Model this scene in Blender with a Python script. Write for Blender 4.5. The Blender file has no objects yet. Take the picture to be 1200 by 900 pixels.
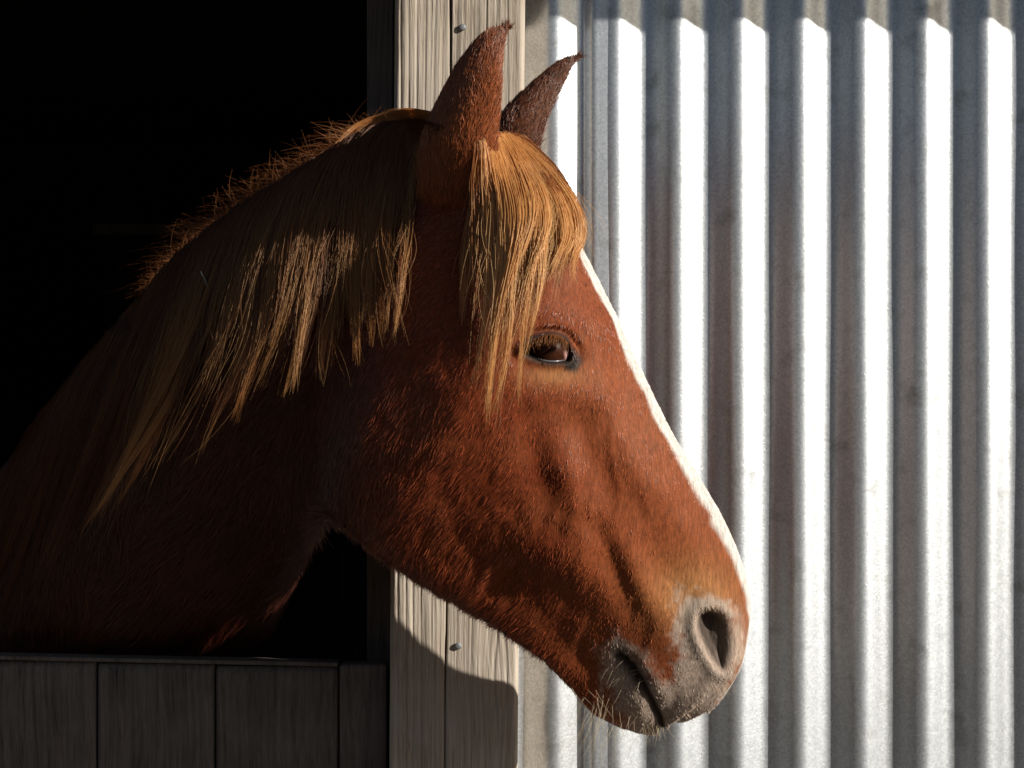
import bpy, math, random
import numpy as np
from mathutils import Vector
from mathutils.bvhtree import BVHTree

random.seed(7)
rng = np.random.default_rng(11)
scene = bpy.context.scene
C = scene.collection

# ------------------------------------------------------------------ camera, sky, sun, exposure
CAM_D = 2.5                # camera stands 2.5 m in front of the corrugated wall (wall plane y = 0)
Z0 = 1.45                  # lens height
cam_data = bpy.data.cameras.new('camera')
cam = bpy.data.objects.new('camera', cam_data)
C.objects.link(cam)
cam.location = (0, -CAM_D, Z0)
cam.rotation_euler = (math.radians(90), 0, 0)
cam_data.sensor_width = 36
cam_data.lens = 75
cam_data.clip_start = 0.05
cam_data.clip_end = 500
scene.camera = cam

SUN = Vector((1.98, -1.0, 0.90)).normalized()          # direction towards the sun
sun_el = math.asin(SUN.z)
sun_rot = math.atan2(SUN.x, SUN.y)
w = bpy.data.worlds.new('World')
scene.world = w
w.use_nodes = True
wn = w.node_tree
sky = wn.nodes.new('ShaderNodeTexSky')
sky.sky_type = 'NISHITA'
sky.sun_disc = False
sky.sun_elevation = sun_el
sky.sun_rotation = sun_rot
wn.links.new(sky.outputs[0], wn.nodes['Background'].inputs[0])
wn.nodes['Background'].inputs[1].default_value = 0.05
sl = bpy.data.lights.new('sun', 'SUN')
sl.energy = 5.0
sl.angle = math.radians(0.53)
sl.color = (1.0, 0.95, 0.87)
so = bpy.data.objects.new('sun', sl)
C.objects.link(so)
so.location = (4, -3, 5)
so.rotation_euler = SUN.to_track_quat('Z', 'Y').to_euler()
scene.view_settings.view_transform = 'Standard'
scene.view_settings.look = 'None'
scene.view_settings.exposure = 0.42
scene.view_settings.gamma = 1.0


# ------------------------------------------------------------------ helpers
def pt(px, py, y=0.0):
    """point of the place seen at photo position (px, py) at depth y"""
    k = (CAM_D + y) / CAM_D
    return ((px - 600) / 1000 * k, y, Z0 + (450 - py) / 1000 * k)


def tag(o, label=None, cat=None, group=None, kind=None):
    if label: o['label'] = label
    if cat: o['category'] = cat
    if group: o['group'] = group
    if kind: o['kind'] = kind
    return o


def thing(name, label, cat, loc=(0, 0, 0)):
    o = bpy.data.objects.new(name, None)
    C.objects.link(o)
    o.location = loc
    return tag(o, label, cat)


def link_mesh(name, me, mat, parent=None):
    o = bpy.data.objects.new(name, me)
    C.objects.link(o)
    if mat: me.materials.append(mat)
    if parent:
        o.parent = parent
        o.matrix_parent_inverse = parent.matrix_basis.inverted()
    return o


def np_mesh(name, V, F, smooth=True):
    """V (n,3), F list or array of quads/tris (all the same size if array)"""
    me = bpy.data.meshes.new(name)
    V = np.asarray(V, dtype=np.float32)
    if isinstance(F, np.ndarray):
        n, k = F.shape
        me.vertices.add(len(V)); me.vertices.foreach_set('co', V.ravel())
        me.loops.add(n * k); me.loops.foreach_set('vertex_index', F.ravel().astype(np.int32))
        me.polygons.add(n)
        me.polygons.foreach_set('loop_start', np.arange(0, n * k, k, dtype=np.int32))
        me.update(calc_edges=True)
    else:
        me.from_pydata(V.tolist(), [], F)
        me.update()
    me.validate()
    if smooth: me.polygons.foreach_set('use_smooth', np.ones(len(me.polygons), dtype=bool))
    return me


def box_data(x0, x1, y0, y1, z0, z1):
    V = [(x0, y0, z0), (x1, y0, z0), (x1, y1, z0), (x0, y1, z0), (x0, y0, z1), (x1, y0, z1), (x1, y1, z1), (x0, y1, z1)]
    F = [(0, 3, 2, 1), (4, 5, 6, 7), (0, 1, 5, 4), (1, 2, 6, 5), (2, 3, 7, 6), (3, 0, 4, 7)]
    return V, F


def box(name, x0, x1, y0, y1, z0, z1, mat, parent=None, bevel=0.0):
    V, F = box_data(x0, x1, y0, y1, z0, z1)
    me = np_mesh(name, V, F, smooth=False)
    o = link_mesh(name, me, mat, parent)
    if bevel:
        b = o.modifiers.new('bevel', 'BEVEL'); b.width = bevel; b.segments = 2
    return o


def smooth(a, b, x):
    t = np.clip((x - a) / (b - a), 0, 1)
    return t * t * (3 - 2 * t)


def lerp_table(keys, x):
    keys = np.asarray(keys, float)
    return np.interp(x, keys[:, 0], keys[:, 1])


class Noise2:
    """cheap smooth value noise"""
    def __init__(self, seed, n=256):
        self.t = np.random.default_rng(seed).uniform(-1, 1, (n, n)); self.n = n

    def __call__(self, x, y):
        xi = np.floor(x).astype(int); yi = np.floor(y).astype(int)
        fx = x - xi; fy = y - yi
        fx = fx * fx * (3 - 2 * fx); fy = fy * fy * (3 - 2 * fy)
        n = self.n; t = self.t
        a = t[xi % n, yi % n]; b = t[(xi + 1) % n, yi % n]; c = t[xi % n, (yi + 1) % n]; d = t[(xi + 1) % n, (yi + 1) % n]
        return (a * (1 - fx) + b * fx) * (1 - fy) + (c * (1 - fx) + d * fx) * fy


N1, N2, N3 = Noise2(1), Noise2(2), Noise2(3)


# ------------------------------------------------------------------ materials
def new_mat(name):
    m = bpy.data.materials.new(name)
    m.use_nodes = True
    nt = m.node_tree
    return m, nt, nt.nodes['Principled BSDF']


def nd(nt, typ, **kw):
    n = nt.nodes.new(typ)
    for k, v in kw.items():
        setattr(n, k, v)
    return n


def ramp(nt, src, stops):
    r = nt.nodes.new('ShaderNodeValToRGB')
    e = r.color_ramp.elements
    e[0].position, e[0].color = stops[0][0], (*stops[0][1], 1)
    e[1].position, e[1].color = stops[-1][0], (*stops[-1][1], 1)
    for p, c in stops[1:-1]:
        x = e.new(p); x.color = (*c, 1)
    nt.links.new(src, r.inputs[0])
    return r


def wood_mat(name, dark, mid, light, gx=220, bump=0.6, seed=0.0):
    m, nt, b = new_mat(name)
    L = nt.links
    tc = nd(nt, 'ShaderNodeTexCoord')
    mp = nd(nt, 'ShaderNodeMapping')
    mp.inputs['Location'].default_value = (seed, seed * 1.7, seed * .6)
    L.new(tc.outputs['Object'], mp.inputs[0])
    # slow wander of the grain
    wob = nd(nt, 'ShaderNodeTexNoise'); wob.inputs['Scale'].default_value = 3.0; wob.inputs['Detail'].default_value = 2
    L.new(mp.outputs[0], wob.inputs[0])
    sc = nd(nt, 'ShaderNodeVectorMath', operation='SCALE'); sc.inputs['Scale'].default_value = 0.035
    L.new(wob.outputs['Color'], sc.inputs[0])
    ad = nd(nt, 'ShaderNodeVectorMath', operation='ADD')
    L.new(mp.outputs[0], ad.inputs[0]); L.new(sc.outputs[0], ad.inputs[1])
    st = nd(nt, 'ShaderNodeMapping'); st.inputs['Scale'].default_value = (gx, gx, 4.5)
    L.new(ad.outputs[0], st.inputs[0])
    n1 = nd(nt, 'ShaderNodeTexNoise'); n1.inputs['Scale'].default_value = 1.0; n1.inputs['Detail'].default_value = 5; n1.inputs['Roughness'].default_value = .65
    L.new(st.outputs[0], n1.inputs[0])
    st2 = nd(nt, 'ShaderNodeMapping'); st2.inputs['Scale'].default_value = (gx * 3.2, gx * 3.2, 40)
    L.new(ad.outputs[0], st2.inputs[0])
    n2 = nd(nt, 'ShaderNodeTexNoise'); n2.inputs['Scale'].default_value = 1.0; n2.inputs['Detail'].default_value = 4
    L.new(st2.outputs[0], n2.inputs[0])
    blot = nd(nt, 'ShaderNodeTexNoise'); blot.inputs['Scale'].default_value = 14; blot.inputs['Detail'].default_value = 4
    L.new(mp.outputs[0], blot.inputs[0])
    mx = nd(nt, 'ShaderNodeMix', data_type='FLOAT'); mx.inputs[0].default_value = 0.35
    L.new(n1.outputs[0], mx.inputs[2]); L.new(n2.outputs[0], mx.inputs[3])
    mx2 = nd(nt, 'ShaderNodeMix', data_type='FLOAT'); mx2.inputs[0].default_value = 0.25
    L.new(mx.outputs[0], mx2.inputs[2]); L.new(blot.outputs[0], mx2.inputs[3])
    r = ramp(nt, mx2.outputs[0], [(0.34, dark), (0.46, mid), (0.62, light)])
    L.new(r.outputs[0], b.inputs['Base Color'])
    b.inputs['Roughness'].default_value = 0.85
    b.inputs['Specular IOR Level'].default_value = 0.2
    bp = nd(nt, 'ShaderNodeBump'); bp.inputs['Strength'].default_value = bump; bp.inputs['Distance'].default_value = 0.0012
    L.new(mx.outputs[0], bp.inputs['Height'])
    L.new(bp.outputs[0], b.inputs['Normal'])
    return m


def metal_mat():
    m, nt, b = new_mat('galvanised_metal')
    L = nt.links
    tc = nd(nt, 'ShaderNodeTexCoord')
    v = nd(nt, 'ShaderNodeTexVoronoi'); v.inputs['Scale'].default_value = 420
    L.new(tc.outputs['Object'], v.inputs[0])
    n1 = nd(nt, 'ShaderNodeTexNoise'); n1.inputs['Scale'].default_value = 700; n1.inputs['Detail'].default_value = 3
    L.new(tc.outputs['Object'], n1.inputs[0])
    n2 = nd(nt, 'ShaderNodeTexNoise'); n2.inputs['Scale'].default_value = 22; n2.inputs['Detail'].default_value = 6; n2.inputs['Roughness'].default_value = .6
    L.new(tc.outputs['Object'], n2.inputs[0])
    st = nd(nt, 'ShaderNodeMapping'); st.inputs['Scale'].default_value = (30, 30, 1.5)
    L.new(tc.outputs['Object'], st.inputs[0])
    n3 = nd(nt, 'ShaderNodeTexNoise'); n3.inputs['Scale'].default_value = 1; n3.inputs['Detail'].default_value = 4
    L.new(st.outputs[0], n3.inputs[0])
    a = nd(nt, 'ShaderNodeMix', data_type='FLOAT'); a.inputs[0].default_value = .5
    L.new(v.outputs['Color'], a.inputs[2]); L.new(n1.outputs[0], a.inputs[3])
    r = ramp(nt, a.outputs[0], [(0.25, (0.50, 0.53, 0.56)), (0.75, (0.72, 0.75, 0.78))])
    # dull oxide blotches
    r2 = ramp(nt, n2.outputs[0], [(0.56, (1, 1, 1)), (0.72, (0.62, 0.61, 0.58))])
    r3 = ramp(nt, n3.outputs[0], [(0.3, (0.86, 0.85, 0.83)), (0.6, (1, 1, 1))])
    m1 = nd(nt, 'ShaderNodeMix', data_type='RGBA', blend_type='MULTIPLY'); m1.inputs[0].default_value = 1
    L.new(r.outputs[0], m1.inputs[6]); L.new(r2.outputs[0], m1.inputs[7])
    m2 = nd(nt, 'ShaderNodeMix', data_type='RGBA', blend_type='MULTIPLY'); m2.inputs[0].default_value = 1
    L.new(m1.outputs[2], m2.inputs[6]); L.new(r3.outputs[0], m2.inputs[7])
    L.new(m2.outputs[2], b.inputs['Base Color'])
    b.inputs['Metallic'].default_value = 0.74
    rr = nd(nt, 'ShaderNodeMapRange'); rr.inputs[3].default_value = .34; rr.inputs[4].default_value = .44
    L.new(n2.outputs[0], rr.inputs[0]); L.new(rr.outputs[0], b.inputs['Roughness'])
    bp = nd(nt, 'ShaderNodeBump'); bp.inputs['Strength'].default_value = .28; bp.inputs['Distance'].default_value = .0004
    L.new(a.outputs[0], bp.inputs['Height']); L.new(bp.outputs[0], b.inputs['Normal'])
    return m


def plain_mat(name, col, rough=.8, noise=60, var=.3, metallic=0):
    m, nt, b = new_mat(name)
    tc = nd(nt, 'ShaderNodeTexCoord')
    n = nd(nt, 'ShaderNodeTexNoise'); n.inputs['Scale'].default_value = noise; n.inputs['Detail'].default_value = 5
    nt.links.new(tc.outputs['Object'], n.inputs[0])
    r = ramp(nt, n.outputs[0], [(.3, tuple(c * (1 - var) for c in col)), (.7, tuple(min(1, c * (1 + var)) for c in col))])
    nt.links.new(r.outputs[0], b.inputs['Base Color'])
    b.inputs['Roughness'].default_value = rough
    b.inputs['Metallic'].default_value = metallic
    return m


def hair_mat(name, rough=.4, trans=.25, spec=.5, stint=(1, 1, 1, 1)):
    m, nt, b = new_mat(name)
    L = nt.links
    at = nd(nt, 'ShaderNodeAttribute', attribute_name='tint')
    L.new(at.outputs['Color'], b.inputs['Base Color'])
    b.inputs['Roughness'].default_value = rough
    b.inputs['Specular IOR Level'].default_value = spec
    b.inputs['Specular Tint'].default_value = stint
    tr = nd(nt, 'ShaderNodeBsdfTranslucent')
    L.new(at.outputs['Color'], tr.inputs[0])
    mx = nd(nt, 'ShaderNodeMixShader'); mx.inputs[0].default_value = trans
    L.new(b.outputs[0], mx.inputs[1]); L.new(tr.outputs[0], mx.inputs[2])
    L.new(mx.outputs[0], nt.nodes['Material Output'].inputs[0])
    return m


def skin_mat():
    m, nt, b = new_mat('horse_skin')
    L = nt.links
    at = nd(nt, 'ShaderNodeAttribute', attribute_name='tint')
    tc = nd(nt, 'ShaderNodeTexCoord')
    st = nd(nt, 'ShaderNodeMapping'); st.inputs['Scale'].default_value = (420, 420, 90); st.inputs['Rotation'].default_value = (0, math.radians(22), 0)
    L.new(tc.outputs['Object'], st.inputs[0])
    n = nd(nt, 'ShaderNodeTexNoise'); n.inputs['Scale'].default_value = 1; n.inputs['Detail'].default_value = 3
    L.new(st.outputs[0], n.inputs[0])
    r = ramp(nt, n.outputs[0], [(.3, (.5, .5, .5)), (.7, (1, 1, 1))])
    mx = nd(nt, 'ShaderNodeMix', data_type='RGBA', blend_type='MULTIPLY'); mx.inputs[0].default_value = 1
    L.new(at.outputs['Color'], mx.inputs[6]); L.new(r.outputs[0], mx.inputs[7])
    L.new(mx.outputs[2], b.inputs['Base Color'])
    b.inputs['Roughness'].default_value = .6
    b.inputs['Specular IOR Level'].default_value = .2
    b.inputs['Specular Tint'].default_value = (1, .7, .5, 1)
    bp = nd(nt, 'ShaderNodeBump'); bp.inputs['Strength'].default_value = .5; bp.inputs['Distance'].default_value = .0008
    L.new(n.outputs[0], bp.inputs['Height']); L.new(bp.outputs[0], b.inputs['Normal'])
    return m


M_post = wood_mat('weathered_post_wood', (.16, .125, .09), (.36, .30, .235), (.47, .41, .34), gx=260, bump=1.0)
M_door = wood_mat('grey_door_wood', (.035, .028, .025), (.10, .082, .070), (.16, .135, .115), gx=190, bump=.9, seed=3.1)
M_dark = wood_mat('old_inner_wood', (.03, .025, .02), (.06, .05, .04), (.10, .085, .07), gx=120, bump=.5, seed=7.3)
M_metal = metal_mat()
M_nail = plain_mat('dull_steel', (.22, .23, .24), .6, 300, .3, .5)
M_ground = plain_mat('dirt', (.095, .068, .045), .95, 9, .35)
M_coat = hair_mat('coat_hair', .36, .06, .75, (1, .86, .80, 1))
M_mane = hair_mat('mane_hair', .35, .28, .6, (1, .8, .55, 1))
M_skin = skin_mat()

# ------------------------------------------------------------------ setting: ground, stall, roof
V, F = box_data(-200, 200, -200, 200, -.3, 0)
tag(link_mesh('ground', np_mesh('ground', [(-200, -200, 0), (200, -200, 0), (200, 200, 0), (-200, 200, 0)], [(0, 1, 2, 3)], False), M_ground), kind='structure')
SX0, SX1, SY0, SY1 = -2.6, 3.2, .12, 3.6
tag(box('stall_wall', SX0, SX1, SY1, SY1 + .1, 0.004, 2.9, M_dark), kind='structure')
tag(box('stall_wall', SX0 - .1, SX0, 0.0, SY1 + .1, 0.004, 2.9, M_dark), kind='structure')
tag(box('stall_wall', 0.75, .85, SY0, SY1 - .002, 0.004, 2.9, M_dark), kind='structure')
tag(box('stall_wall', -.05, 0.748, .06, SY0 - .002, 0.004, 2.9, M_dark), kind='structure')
tag(box('stall_floor', SX0, SX1, .07, SY1, 0.002, .03, plain_mat('straw_litter', (.10, .075, .045), .95, 40, .5)), kind='structure')
EAVE_Y, EAVE_Z = -.30, Z0 + .690
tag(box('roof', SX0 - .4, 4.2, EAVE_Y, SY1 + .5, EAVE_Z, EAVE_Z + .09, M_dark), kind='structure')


# unseen shed wall, added to keep the low sky off the stable front
tag(box('sky_block_wall', -16, 9, -14.3, -14.0, 0.004, 4.2, M_dark), kind='structure')

a_, b_ = pt(108, 262, 2.2), pt(208, 275, 2.2)
rail = thing('wooden_rail', 'barely visible old wooden rail in the dark stall behind the horse', 'rail', a_)
box('board', a_[0], b_[0] + .5, 2.2, 2.225, b_[2], a_[2], M_post, rail, .002)
box('upright', b_[0] + .35, b_[0] + .43, 2.227, 2.30, 0.03, a_[2] - .01, M_dark, rail, .002)
box('upright', a_[0] + .02, a_[0] + .09, 2.227, 2.30, 0.03, a_[2] - .01, M_dark, rail, .002)

tag(box('glow_block_wall', 19, 19.3, -30, 8, 0.004, 2.4, M_dark), kind='structure')  # unseen dark wall, added to cut horizon glow reflected in the metal

# ------------------------------------------------------------------ corrugated wall
def corrugated(x_start, x_end, y_off, xc, pitch, amp, z0, z1, parent, thick=.0009, lap=False):
    nx = int((x_end - x_start) / pitch * 28)
    nz = 44
    xs = np.linspace(x_start, x_end, nx)
    zs = np.linspace(z0, z1, nz)
    X, Z = np.meshgrid(xs, zs)
    ph = (X - xc) / pitch * 2 * np.pi
    Y = y_off + amp * np.sin(ph) + .0012 * N1(X * 3, Z * 4) + .0008 * N2(X * 14, Z * 5)
    if lap:      # the free edge of the lower sheet lies flatter than a full wave
        p_ = (X - xc) / pitch
        prof_ = np.interp(p_, [.24, .33, .40, .70], [amp, -.0010, -.0048, -.0036])
        Y = np.where(p_ > .24, y_off + prof_ + .0005 * N2(X * 14, Z * 5), Y)
    nv = nx * nz
    front = np.stack([X, Y, Z], -1).reshape(-1, 3)
    back = front + np.array([0, thick, 0])
    i = np.arange(nz - 1)[:, None] * nx + np.arange(nx - 1)[None, :]
    i = i.ravel()
    q = np.stack([i, i + 1, i + nx + 1, i + nx], 1)
    qb = (q + nv)[:, ::-1]
    L = np.arange(nz - 1) * nx; R = L + nx - 1
    e1 = np.stack([L, L + nx, L + nx + nv, L + nv], 1); e2 = np.stack([R, R + nv, R + nx + nv, R + nx], 1)
    B = np.arange(nx - 1); T = B + (nz - 1) * nx
    e3 = np.stack([B, B + nv, B + 1 + nv, B + 1], 1); e4 = np.stack([T, T + 1, T + 1 + nv, T + nv], 1)
    me = np_mesh('corrugated_sheet', np.vstack([front, back]), np.vstack([q, qb, e1, e2, e3, e4]))
    return link_mesh('corrugated_sheet', me, M_metal, parent)


wall = thing('corrugated_wall', 'galvanised corrugated metal wall of the stable, right of the wooden door post', 'wall', (1.2, 0, 0))
PITCH = .0722
XC = .0665
s1 = corrugated(-.02, XC + PITCH * .68, -.0012, XC, PITCH, .0077, .05, 2.17, wall, lap=True)
s2 = corrugated(XC + PITCH * .12, 3.0, .0009, XC, PITCH, .0077, .05, 2.17, wall)
wall2 = thing('corrugated_wall', 'galvanised corrugated metal wall beyond the far side of the stable door', 'wall', (-2, 0, 0))
corrugated(-2.7, -1.25, 0, XC, PITCH, .0077, .05, 2.17, wall2)

# ------------------------------------------------------------------ door frame
frame = thing('door_frame', 'weathered grey timber door post with split grain and two nails, beside corrugated metal', 'door frame', (-.07, -.02, 0))
PF = -.045              # front face of the post


def post_mesh():
    zs = np.linspace(0.0, 2.17, 520)
    xl = pt(462.5, 0, PF)[0]; xr = pt(615.5, 0, PF)[0]
    xl2 = pt(456, 900, PF)[0]; xr2 = pt(606.5, 900, PF)[0]
    zt, zb = pt(0, 0, PF)[2], pt(0, 900, PF)[2]
    nu = 150
    u = np.linspace(0, 1, nu)
    U, Z = np.meshgrid(u, zs)
    f = (zt - Z) / (zt - zb)
    XL = xl + (xl2 - xl) * f; XR = xr + (xr2 - xr) * f
    X = XL + (XR - XL) * U
    px = 457 + U * 152
    # grain ridges wandering and bending round a knot
    kx, kz = 585, pt(0, 790, PF)[2]
    d2 = ((px - kx) / 24) ** 2 + ((Z - kz) / .05) ** 2
    gu = U + .03 * N1(U * 2 + 5, Z * 3) - .06 * np.exp(-d2) * np.sign(px - kx + .1)
    rid = .8 * np.abs(N2(gu * 30, Z * 1.3 + 3)) + .7 * np.abs(N3(gu * 75, Z * 2.2))
    g = rid * .0009
    gu = gu + .004 * N2(Z * 9, U * 3)
    lines = np.zeros_like(U)
    for c, wd, dp in ((.035, .008, .002), (.10, .006, .0018), (.16, .01, .002), (.23, .006, .0015), (.30, .005, .0012), (.62, .006, .001), (.7, .006, .0012), (.78, .005, .0012), (.86, .008, .0014)):
        cc = c + .012 * N1(Z * 2.2 + c * 31, Z * 0 + c * 7)
        lines += dp * np.exp(-((gu - .0 - cc) / wd) ** 2)
    # the long split
    sp = .43 + .006 * N3(Z * 4, Z * 0 + 2) + .004 * N1(Z * 17, Z * 0 + 4) + .012 * N2(Z * 1.3, Z * 0 + 9) + .01 * (f - .1)
    wsp = np.where(f < .5, .0080, .0038) * (1 + .5 * N2(Z * 11, Z * 0 + 1))
    split = .022 * np.exp(-((U - sp) / wsp) ** 2) * (.35 + .65 * smooth(.95, .8, f))
    Y = PF - (.0022 - g) + lines * .55 * (1 + .8 * N1(Z * 5, U * 4)) + split
    ed = np.minimum(U, 1 - U) * .15
    Y += .006 * np.clip(1 - ed / .006, 0, 1) ** 2 + .0012 * N1(U * 9, Z * 12)
    Vf = np.stack([X, Y, Z], -1).reshape(-1, 3)
    nz = len(zs); nv = nz * nu
    Vb = Vf.copy(); Vb[:, 1] = .055
    i = (np.arange(nz - 1)[:, None] * nu + np.arange(nu - 1)[None, :]).ravel()
    q = np.stack([i, i + 1, i + nu + 1, i + nu], 1)
    qs = [q]
    L = np.arange(nz - 1) * nu; R = L + nu - 1
    qs += [np.stack([L, L + nu, L + nu + nv, L + nv], 1), np.stack([R, R + nv, R + nu + nv, R + nu], 1)]
    B = np.arange(nu - 1); T = B + (nz - 1) * nu
    qs += [np.stack([T, T + 1, T + 1 + nv, T + nv], 1)]
    return np_mesh('post', np.vstack([Vf, Vb]), np.vstack(qs))


link_mesh('post', post_mesh(), M_post, frame)
# side board of the opening, set back behind the post
box('jamb', pt(431, 0, .08)[0], pt(462, 0, .08)[0], .062, .096, 0.0, 2.17, M_door, frame, .002)
box('lintel', -1.3, pt(432, 0, .0)[0] - .004, -.04, .055, 2.02, 2.17, M_post, frame, .003)
box('post_far', -1.42, -1.3, -.04, .055, 0, 2.17, M_post, frame, .003).name = 'post.001'


def nail(px, py, parent, tilt=0):
    c = Vector(pt(px, py, PF - .0035))
    n = 14
    Vv = []; Fv = []
    prof = [(0, -.0012), (.0028, -.0012), (.0040, -.0004), (.0040, .0006), (.0016, .001), (.0015, .009)]
    for r, y in prof:
        for k in range(n):
            a = k / n * 2 * math.pi
            Vv.append((c.x + r * math.cos(a) + tilt * y, c.y + y + .0, c.z + r * math.sin(a)))
    for j in range(len(prof) - 1):
        for k in range(n):
            a, b = j * n + k, j * n + (k + 1) % n
            Fv.append((a, b, b + n, a + n))
    link_mesh('nail', np_mesh('nail', Vv, Fv), M_nail, parent)


nail(542, 32, frame)
nail(537, 757, frame)

# ------------------------------------------------------------------ lower stable door (half door)
door = thing('stable_door', 'closed lower half door of dark weathered vertical planks below the horse neck', 'door', (-.6, 0, 0))
DY = .004
bounds = [-560, -420, -285, -150, -25, 113, 252, 397, 437]
for a, b in zip(bounds[:-1], bounds[1:]):
    top = 771 + 10 * (a + b) / 2 / 453
    x0 = pt(a, 0, DY)[0] + .0012; x1 = pt(b, 0, DY)[0] - .0012
    z1 = pt(0, top + 3, DY)[2]
    nz, nu = 120, 46
    U, Zz = np.meshgrid(np.linspace(0, 1, nu), np.linspace(.12, z1, nz))
    X = x0 + (x1 - x0) * U
    gz = a * .37
    Y = DY + .0012 * np.abs(N2(U * 14 + gz, Zz * 1.5)) + .0007 * N1(U * 30 + gz, Zz * 5) + .0035 * np.clip(1 - np.minimum(U, 1 - U) * (x1 - x0) / .0035, 0, 1) ** 2
    Y += random.uniform(-.0012, .0012)
    Y += .003 * np.clip(1 - (z1 - Zz) / .004, 0, 1)
    Vf = np.stack([X, Y, Zz], -1).reshape(-1, 3); Vb = Vf.copy(); Vb[:, 1] = DY + .022
    nv = nu * nz
    i = (np.arange(nz - 1)[:, None] * nu + np.arange(nu - 1)[None, :]).ravel()
    qs = [np.stack([i, i + 1, i + nu + 1, i + nu], 1)]
    L = np.arange(nz - 1) * nu; R = L + nu - 1
    qs += [np.stack([L, L + nu, L + nu + nv, L + nv], 1), np.stack([R, R + nv, R + nu + nv, R + nu], 1)]
    B = np.arange(nu - 1); T = B + (nz - 1) * nu
    qs += [np.stack([T, T + 1, T + 1 + nv, T + nv], 1)]
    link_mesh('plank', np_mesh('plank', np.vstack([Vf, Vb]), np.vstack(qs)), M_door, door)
zt = pt(0, 778, DY)[2]
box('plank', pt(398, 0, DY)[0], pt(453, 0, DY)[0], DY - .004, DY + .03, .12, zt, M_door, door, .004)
# capping strip that follows the slightly sloping top
xa, za = pt(-560, 760, DY)[0], pt(0, 757, DY)[2]
xb, zb = pt(396, 0, DY)[0], pt(0, 776, DY)[2]
Vc = [(xa, DY - .003, za - .005), (xb, DY - .003, zb - .005), (xb, DY + .03, zb - .005), (xa, DY + .03, za - .005),
      (xa, DY - .003, za), (xb, DY - .003, zb), (xb, DY + .03, zb), (xa, DY + .03, za)]
cap = link_mesh('top_rail', np_mesh('top_rail', Vc, box_data(0, 1, 0, 1, 0, 1)[1], False), M_door, door)
bv = cap.modifiers.new('bevel', 'BEVEL'); bv.width = .0015; bv.segments = 2
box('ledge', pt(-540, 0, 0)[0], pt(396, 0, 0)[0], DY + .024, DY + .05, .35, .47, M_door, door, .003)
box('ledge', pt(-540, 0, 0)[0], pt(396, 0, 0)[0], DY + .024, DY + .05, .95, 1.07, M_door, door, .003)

# ------------------------------------------------------------------ the horse
horse = thing('horse', 'chestnut horse with white blaze and golden forelock looking out over the half door', 'horse', (-.5, .6, 0))

# sections: T(px,py), B(px,py), half width (m), middle depth (m), roundness
SEC = [
    (836, 823, 814, 838, .020, -.235),
    (850, 805, 798, 846, .030, -.235),
    (864, 778, 781, 846, .038, -.235),
    (872, 748, 767, 859, .0445, -.235),
    (877, 715, 742, 857, .048, -.236),
    (875, 688, 716, 848, .049, -.237),
    (867, 655, 690, 832, .048, -.238),
    (849, 612, 662, 800, .050, -.239),
    (822, 565, 632, 771, .055, -.240),
    (786, 505, 590, 741, .063, -.241),
    (750, 432, 545, 713, .074, -.242),
    (716, 360, 500, 686, .086, -.243),
    (692, 312, 465, 660, .094, -.243),
    (672, 275, 440, 638, .099, -.242),
    (655, 238, 420, 620, .100, -.240),
    (632, 205, 403, 608, .098, -.236),
    (590, 178, 393, 601, .092, -.230),
    (545, 164, 386, 599, .086, -.220),
    (500, 158, 379, 604, .086, -.200),
    (440, 162, 366, 628, .092, -.160),
    (370, 192, 343, 668, .105, -.100),
    (290, 242, 316, 718, .122, -.030),
    (215, 302, 290, 775, .138, .045),
    (150, 372, 262, 840, .155, .130),
    (80, 455, 225, 925, .175, .220),
    (5, 552, 165, 1040, .200, .330),
    (-90, 640, 80, 1180, .24, .48),
    (-210, 720, -60, 1300, .29, .68),
    (-380, 760, -240, 1370, .32, .95),
    (-560, 770, -440, 1360, .33, 1.25),
    (-740, 750, -660, 1310, .33, 1.60),
    (-880, 745, -850, 1260, .30, 1.90),
    (-1000, 800, -990, 1180, .22, 2.10),
    (-1050, 900, -1050, 1080, .10, 2.20),
]
SEC = np.array(SEC, float)
SEC[:, 5] += .022
SEC[:, 5] += np.interp(np.arange(len(SEC)), [0, 4, 6, 9, 13, 16, 19], [.032, .030, .008, -.030, -.045, -.035, 0])
SEC[19:, 5] -= np.interp(np.arange(19, len(SEC)), [19, 20, 21, 22, 23, 24, 26, 33], [.03, .075, .105, .125, .13, .12, .05, .0])


def catmull(tab, t):
    n = len(tab)
    i = np.clip(np.floor(t).astype(int), 0, n - 2)
    f = (t - i)[:, None]
    p0 = tab[np.clip(i - 1, 0, n - 1)]; p1 = tab[i]; p2 = tab[i + 1]; p3 = tab[np.clip(i + 2, 0, n - 1)]
    return .5 * (2 * p1 + (p2 - p0) * f + (2 * p0 - 5 * p1 + 4 * p2 - p3) * f ** 2 + (3 * p1 - p0 - 3 * p2 + p3) * f ** 3)


# ring positions: dense on the head, sparser down the neck, sparse on the trunk
fine = catmull(SEC, np.linspace(0, len(SEC) - 1, 6000))
mid = (fine[:, 0:2] + fine[:, 2:4]) / 2
top = fine[:, 0:2]
stepl = np.maximum(np.linalg.norm(np.diff(mid, axis=0), axis=1), np.linalg.norm(np.diff(top, axis=0), axis=1))
tt = np.linspace(0, len(SEC) - 1, 6000)[1:]
spacing = np.interp(tt, [0, 15, 18, 24, 26, 33], [1.9, 2.1, 3.5, 5.0, 12, 30])
cum = np.concatenate([[0], np.cumsum(stepl / spacing)])
NR = int(cum[-1])
ts = np.interp(np.linspace(0, cum[-1], NR), cum, np.linspace(0, len(SEC) - 1, 6000))
S = catmull(SEC, ts)
NA = 300
th = np.linspace(0, 2 * np.pi, NA, endpoint=False)      # 0 = top, pi = bottom; 0..pi is the near side
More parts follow.
